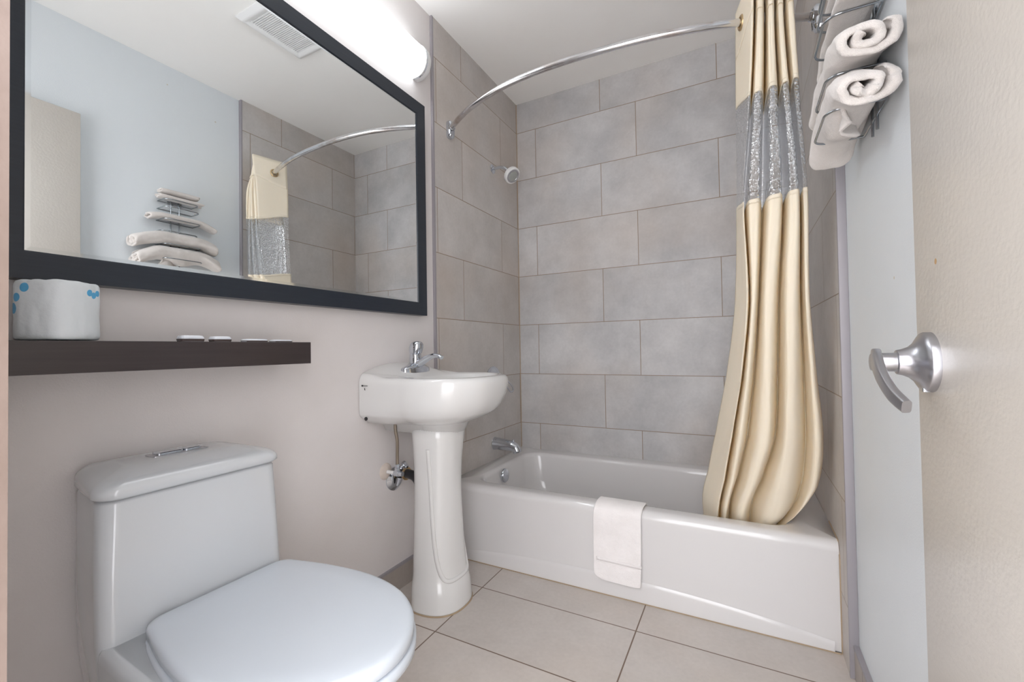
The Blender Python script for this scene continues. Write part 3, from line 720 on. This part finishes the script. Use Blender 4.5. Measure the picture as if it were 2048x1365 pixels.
# ---------------------------------------------------------------- pedestal sink
SCY = -1.087
sk = thing('pedestal_sink', 'white ceramic pedestal sink between the toilet and bathtub', 'sink', (.18, SCY, 0))
def sring(z, xf, hwid, xb=PL+.002, rise=0.0, n=96, eb=.16, xc=.19, hr=None):
    pts = []
    for k in range(n):
        a = 2*PI*k/n; c, s_ = math.cos(a), math.sin(a)
        if c >= 0: x = xc+(xf-xc)*sgnpow(c, .86); y = hwid*sgnpow(s_, .80)
        else:
            q = min(1, abs(s_)/.60); y = math.copysign((hwid+((hr or hwid)-hwid)*smoothstep(-c/.45))*(q-.02*q**8), s_); x = xc-(xc-xb)*min(1, -c/.80)
        x = max(xb, x)
        rz = rise*smoothstep(1-(x-PL)/.13)*(1-min(1, abs(y)/.24)**2.5)
        pts.append((x, SCY+y, z+rz))
    return pts
HW = .232
rings = [sring(.655, .285, .095, xc=.18), sring(.690, .300, .115), sring(.700, .330, .150, hr=.190), sring(.715, .368, .190, hr=.205), sring(.728, .390, .208, hr=.226), sring(.738, .404, .218, hr=.231), sring(.765, .428, .228, hr=.232), sring(.800, .447, .2315), sring(.832, .456, HW), sring(.848, .458, HW, rise=.01), sring(.860, .455, HW-.002, rise=.03),
         sring(.868, .447, HW-.007, rise=.045), sring(.872, .436, HW-.015, rise=.050), sring(.872, .420, HW-.026, rise=.050)]
def inner(z, f, xcen=.262):
    pts = []; n = 96
    for k in range(n):
        a = 2*PI*k/n; c, s_ = math.cos(a), math.sin(a)
        x = xcen+(.150 if c > 0 else .118)*f*sgnpow(c, .9); y = .186*f*sgnpow(s_, .9)
        pts.append((x, SCY+y, z))
    return pts
rings += [inner(.868, 1.03), inner(.862, 1.0), inner(.835, .955), inner(.79, .86), inner(.755, .68), inner(.742, .40), inner(.740, .12)]
part('basin', MB().ring_loft(rings), M_CERAMIC, sk, angle=75)
def ped_ring(z, w, d, xc=.175, fl=0):
    pts = []
    for k in range(64):
        a = 2*PI*k/64; c, s_ = math.cos(a), math.sin(a)
        pts.append((xc+(d if c > 0 else .075)*sgnpow(c, .85), SCY-.008+w*sgnpow(s_, .82), z))
    return pts
ped = [ped_ring(.001, .121, .129), ped_ring(.003, .121, .129), ped_ring(.012, .121, .129), ped_ring(.05, .119, .126), ped_ring(.085, .117, .122), ped_ring(.105, .108, .112), ped_ring(.13, .105, .108), ped_ring(.20, .101, .102), ped_ring(.32, .093, .096), ped_ring(.42, .0885, .094), ped_ring(.50, .0885, .095), ped_ring(.58, .093, .101), ped_ring(.64, .101, .109), ped_ring(.69, .112, .118)]
part('pedestal', MB().ring_loft(ped), M_CERAMIC, sk, sub=1, angle=75)
# raised arched front panel of the pedestal
def arch():
    mb = MB(); rows = []
    for sgn in (-1, 1): pass
    path = []
    for k in range(41):
        t = k/40*2-1
        z = .112+.50*abs(t)**6; ang = t*1.30
        zz = min(z, .60)
        # interpolate width/depth of the pedestal at zz
        zs = [(.085, .117, .122), (.105, .108, .112), (.13, .105, .108), (.20, .101, .102), (.32, .093, .096), (.42, .0885, .094), (.50, .0885, .095), (.58, .093, .101), (.64, .101, .109)]
        for a_, b_ in zip(zs, zs[1:]):
            if a_[0] <= zz <= b_[0]:
                q = (zz-a_[0])/(b_[0]-a_[0]); w = a_[1]+(b_[1]-a_[1])*q; d = a_[2]+(b_[2]-a_[2])*q
        path.append((.175+(d-.0015)*sgnpow(math.cos(ang), .85), SCY-.008+(w-.0015)*sgnpow(math.sin(ang), .82), zz))
    return mb.tube(catmull(path, 3), .0085, 14)
part('pedestal_rib', arch(), M_CERAMIC, sk)
part('base_caulk', MB().tube([(p[0]*1.0, p[1], .0015) for p in ped_ring(0, .1215, .1295)], .0032, 6, closed=True), M_CAULK, sk)
part('maker_mark', MB().box((.012, SCY-HW-.0012, .841), (.018, SCY-HW+.001, .847)).box((.020, SCY-HW-.0010, .8432), (.026, SCY-HW+.001, .8452)).box((.028, SCY-HW-.0010, .8432), (.033, SCY-HW+.001, .8452)).box((.035, SCY-HW-.0010, .8432), (.041, SCY-HW+.001, .8452)).box((.026, SCY-HW-.0010, .828), (.0275, SCY-HW+.001, .836)).box((.0275, SCY-HW-.0010, .828), (.030, SCY-HW+.001, .8295)), M_BLACK, sk, smooth=False)
part('bracket_bolt', MB().lathe([(0, .007), (.003, .007)], (.024, SCY-.2225, .722), (0, -1, 0), 16), M_BLACK, sk)  # dark bracket bolt low on the basin side, near the wall
part('sink_drain', MB().lathe([(0, .022), (.003, .022), (.004, .016), (.003, 0)], (.262, SCY, .7405), (0, 0, 1), 24), M_CHROME, sk)

# faucet
FX, FY, FZ = .078, -1.097, .893
fa = thing('sink_faucet', 'chrome single-lever faucet on the pedestal sink', 'faucet', (FX, FY, FZ))
def ell(z, a, b, x=FX, e_=.8): return [(x+a*sgnpow(math.cos(2*PI*k/40), e_), FY+b*sgnpow(math.sin(2*PI*k/40), e_), z) for k in range(40)]
part('base_plate', MB().ring_loft([ell(FZ-.02, .026, .078), ell(FZ+.004, .026, .078), ell(FZ+.010, .024, .072), ell(FZ+.016, .022, .050), ell(FZ+.026, .020, .030)]), M_CHROME, fa, angle=60)
fb = part('valve_body', MB().lathe([(.010, .0245), (.045, .0235), (.062, .0230), (.064, .0215), (.067, .0215)], (FX, FY, FZ), (0, 0, 1), 32), M_CHROME, fa)
part('index_dot', MB().lathe([(0, .0030), (.0012, .0028)], (FX+.0245, FY-.0085, FZ+.074), (1, -.2, .1), 16), M_RED, fb)
hp = [(-.004, .0240, 0), (.008, .0265, .001), (.020, .0275, .003), (.032, .0255, .006), (.040, .0200, .008), (.044, .0120, .009), (.045, .002, .009)]
part('handle', MB().ring_loft([[(FX+o_+r*math.cos(2*PI*k/32)*(1.12 if math.cos(2*PI*k/32) > 0 else 1), FY+r*math.sin(2*PI*k/32), FZ+.070+d) for k in range(32)] for d, r, o_ in hp]), M_CHROME, fa, angle=70)
spth = catmull([(FX+.006, FY, FZ+.016), (FX+.035, FY, FZ+.032), (FX+.065, FY, FZ+.047), (FX+.095, FY, FZ+.056), (FX+.118, FY, FZ+.054), (FX+.132, FY, FZ+.047)], 8)
part('spout', MB().tube(spth, [.0200-.0100*min(1, i/30) for i in range(len(spth))], 20, flat=(.82, 1.15)), M_CHROME, fa)

# plumbing
ang = thing('supply_valve', 'small chrome shut-off valve with braided hose under the sink', 'valve', (0, -1.175, .49))
part('wall_flange', MB().lathe([(0, .033), (.004, .030), (.009, .020), (.011, .010)], (PL, -1.180, .492), (1, 0, 0), 32), M_PUTTY, ang)
part('valve_pipe', MB().tube([(PL, -1.180, .492), (.045, -1.180, .492)], .0075, 14), M_WHITEPL, ang)
part('valve_body', MB().lathe([(0, .010), (.002, .013), (.022, .013), (.024, .010), (.040, .010)], (.038, -1.180, .492), (1, 0, 0), 8).lathe([(0, .011), (.020, .011), (.021, .009), (.034, .009)], (.052, -1.180, .494), (0, 0, 1), 6), M_CHROME, ang, angle=30)
part('valve_knob', MB().lathe([(0, .006), (.016, .006), (.017, .016), (.026, .016), (.027, .006)], (.058, -1.170, .512), (.35, 1, .45), 10), M_CHROME, ang, angle=30)
part('braided_hose', MB().tube(catmull([(.052, -1.180, .528), (.053, -1.181, .56), (.060, -1.188, .62), (.058, -1.196, .67), (.062, -1.196, .73)], 8), .0062, 14), M_HOSE, ang)
part('rear_hose', MB().tube(catmull([(.062, -1.150, .715), (.064, -1.135, .672), (.075, -1.105, .655), (.10, -1.08, .645)], 8), .0050, 12), M_BLACK, ang)
dr = thing('drain_trap', 'black drain pipe and wall flange behind the sink pedestal', 'pipe', (0, -1.10, .44))
part('drain_flange', MB().lathe([(0, .047), (.004, .047), (.012, .036), (.020, .026)], (PL, -1.132, .452), (1, 0, 0), 36), M_CHROME, dr)
part('drain_pipe', MB().tube(catmull([(.004, -1.115, .468), (.035, -1.120, .475), (.065, -1.125, .476), (.095, -1.125, .468), (.11, -1.120, .440), (.115, -1.115, .39), (.13, -1.105, .36), (.15, -1.10, .37), (.16, -1.095, .42), (.16, -1.09, .66)], 6), .0185, 20), M_BLACK, dr)
part('slip_nut', MB().lathe([(0, .024), (.003, .026), (.008, .026), (.010, .022)], (.040, -1.120, .475), (1, -.1, 0), 12), M_BRASS, dr)

# ---------------------------------------------------------------- towel rack and towels
RYC = -1.242
rk = thing('towel_rack', 'chrome wire towel rack with stacked trays on the right wall', 'towel rack', (PW, RYC, 1.45))
for yy in (RYC-.020, RYC+.020):
    part('post', MB().tube([(PW-.006, yy, 1.44), (PW-.006, yy, 1.80)], .0030, 12), M_WIRE, rk)
TRAYS = [(1.472, .108, .092), (1.548, .104, .090), (1.622, .070, .088), (1.680, .104, .086), (1.745, .098, .082), (1.786, .094, .080)]
for z, dx, dy in TRAYS:
    pts = []; r = .030
    for cx, cy, a0 in ((PW-.006, RYC+dy, None), (PW-dx+r, RYC+dy-r, PI/2), (PW-dx+r, RYC-dy+r, PI), (PW-.006, RYC-dy, None)):
        if a0 is None: pts.append((cx, cy, z))
        else:
            for k in range(9):
                a = a0+PI/2*k/8; pts.append((cx+r*math.cos(a), cy+r*math.sin(a), z))
    part('tray_wire', MB().tube(pts, .0028, 10, closed=True), M_WIRE, rk)
for z in (1.60, 1.70, 1.79):
    part('wall_plate', MB().box((PW-.003, RYC-.034, z-.010), (PW, RYC+.034, z+.010)), M_CHROME, rk, bevel=.001)

def towel_roll(name, label, cat, xc, zc_, a, b, y0, y1, turns, th, seed, droop=.04, dcen=RYC, dflat=.085, belly=.0, group=None, ends=.6, wob=1.0, bend=1.0, squash_far=0.0):
    """a long towel folded over itself: one ribbon in a flattened spiral, drooping past the tray"""
    nS = int(46*turns); nY = 60
    cross = []
    for i in range(nS+1):
        t = i/nS; cross.append((.9+2*PI*turns*t-2*PI*turns, t))
    def surf(y, k, inner_):
        an, r = cross[k]
        c, q = math.cos(an), math.sin(an)
        edge = max(0, min(1, min(y-y0, y1-y)/.011)); lip = .30+.70*math.sqrt(max(0, 1-(1-edge)**2))
        tail = min(1, (1-r)*turns*9+.35)
        half = th*.5*lip*tail*(-1 if inner_ else 1)
        n1 = noise.noise(Vector((c*1.2+seed, q*1.2+r*1.5, y*10)))
        n2 = noise.noise(Vector((c*3+seed, q*3+r*3, y*28)))
        wav = 1+wob*(.15*n1+.06*n2)
        ax_ = (th*.42+(a-th*.42)*r)*wav+half; bz_ = (th*.42+(b-th*.42)*r)*wav+half
        px = ax_*sgnpow(c, .85); pz = bz_*sgnpow(q, .92)
        ys_ = y+(.016*noise.noise(Vector((c*.9+seed*2, q*.9, r*3)))+.006*(r-.5))*(1-min(1, min(y-y0, y1-y)/.08))
        dd = max(0, abs(y-dcen)-dflat); s_ = dd/.1
        z = zc_+pz-droop*min(1.5, s_)**1.5
        x = xc+px
        if belly and q < 0 and r > 1-1.2/turns: z -= belly*math.exp(-((y-dcen)/.06)**2)*(-q)**.5*math.exp(-((x-xc)/.045)**2)
        x = min(x, PW-.0035)
        return (x, ys_, z)
    mb = MB(); ys = []
    for j in range(nY+1):
        t = j/nY; ys.append(y0+(y1-y0)*(t if False else (.5-.5*math.cos(PI*t))*.55+t*.45))
    rows = []
    for y in ys:
        ring = [surf(y, k, False) for k in range(nS+1)]+[surf(y, k, True) for k in range(nS, -1, -1)]
        rows.append(ring)
    base = 0; n = len(rows[0]); mb.v = [p for r in rows for p in r]
    for i in range(len(rows)-1):
        for j in range(n):
            A = i*n+j; B = i*n+(j+1) % n; mb.f.append((A, B, B+n, A+n))
    for i, rev in ((0, True), (len(rows)-1, False)):
        for k in range(nS):
            q = (i*n+k, i*n+k+1, i*n+n-2-k, i*n+n-1-k)
            mb.f.append(tuple(reversed(q)) if rev else q)
    o = build(name, mb, M_TERRY, recalc=True, origin=(xc, (y0+y1)/2, zc_), angle=75)
    tag(o, label, cat, group); return o
G = 'folded white towels in the wall rack'
towel_roll('bath_towel', 'lowest large rolled white towel in the wall rack, sagging below its wire tray', 'towel', 1.466, 1.508, .050, .034, -1.445, -1.060, 1.8, .0175, 3.1, droop=.040, belly=.030, group=G, wob=1.3)
towel_roll('bath_towel', 'large rolled white towel lying directly above the lowest one in the rack', 'towel', 1.467, 1.586, .050, .031, -1.455, -1.070, 1.8, .0175, 8.4, droop=.030, group=G, wob=1.3)
towel_roll('bath_towel', 'thin folded white towel alone on the middle tray of the rack', 'towel', 1.472, 1.700, .046, .014, -1.385, -1.065, 1.2, .012, 5.7, droop=.030, group=G, wob=1.2)
towel_roll('hand_towel', 'small rolled white towel on the top tray, under the uppermost one', 'towel', 1.480, 1.804, .032, .010, -1.345, -1.135, 1.6, .009, 2.2, droop=.012, group=G)
towel_roll('hand_towel', 'uppermost small rolled white towel at the top of the rack', 'towel', 1.482, 1.836, .030, .011, -1.330, -1.150, 1.6, .009, 6.6, droop=.004, group=G)
# hanging washcloth tucked under the lowest tray
rows = []
for i in range(19):
    u = i/18; row = []
    for j in range(17):
        v = j/16
        y = -1.345+.085*u+.010*math.sin(v*4); x = 1.452+.035*u*(1)+.012*math.sin(u*9+v*2)*v; z = 1.482-.052*v-.010*math.sin(u*PI)*v
        row.append((x, y, z+.002*noise.noise(Vector((u*4, v*4, 2)))))
    rows.append(row)
wc = build('washcloth', MB().grid(rows), M_TERRY, recalc=False, origin=(1.47, -1.3, 1.48)); tag(wc, 'white washcloth end drooping below the lowest tray of the rack', 'washcloth', G)
sdm = wc.modifiers.new('s', 'SOLIDIFY'); sdm.thickness = .008

# ---------------------------------------------------------------- ceiling vent
vx0, vx1, vy0, vy1 = .560, .850, -1.305, -.965
ev = thing('ceiling_vent', 'white square exhaust fan grille on the ceiling', 'vent', ((vx0+vx1)/2, (vy0+vy1)/2, H))
mb = MB(); rings = []
for z, d in ((H-.0005, 0), (H-.006, 0), (H-.020, .016), (H-.022, .022), (H-.022, .030), (H-.016, .042), (H-.014, .048)):
    rings.append(rrect(vx0+d, vx1-d, vy0+d, vy1-d, .006, z, 3))
part('vent_cover', mb.ring_loft(rings, cap1=False), M_WHITEPL, ev, angle=25)
part('vent_recess', MB().box((vx0+.046, vy0+.046, H-.008), (vx1-.046, vy1-.046, H-.006)), simple('dusty_grille_back', (.35, .30, .26), .8), ev, smooth=False)
ns = 26
for i in range(ns):
    y = vy0+.052+(vy1-vy0-.104)*i/(ns-1)
    part('vent_slat', MB().box((vx0+.044, y-.0028, H-.017), (vx1-.044, y+.0028, H-.009)), M_WHITEPL, ev, smooth=False)
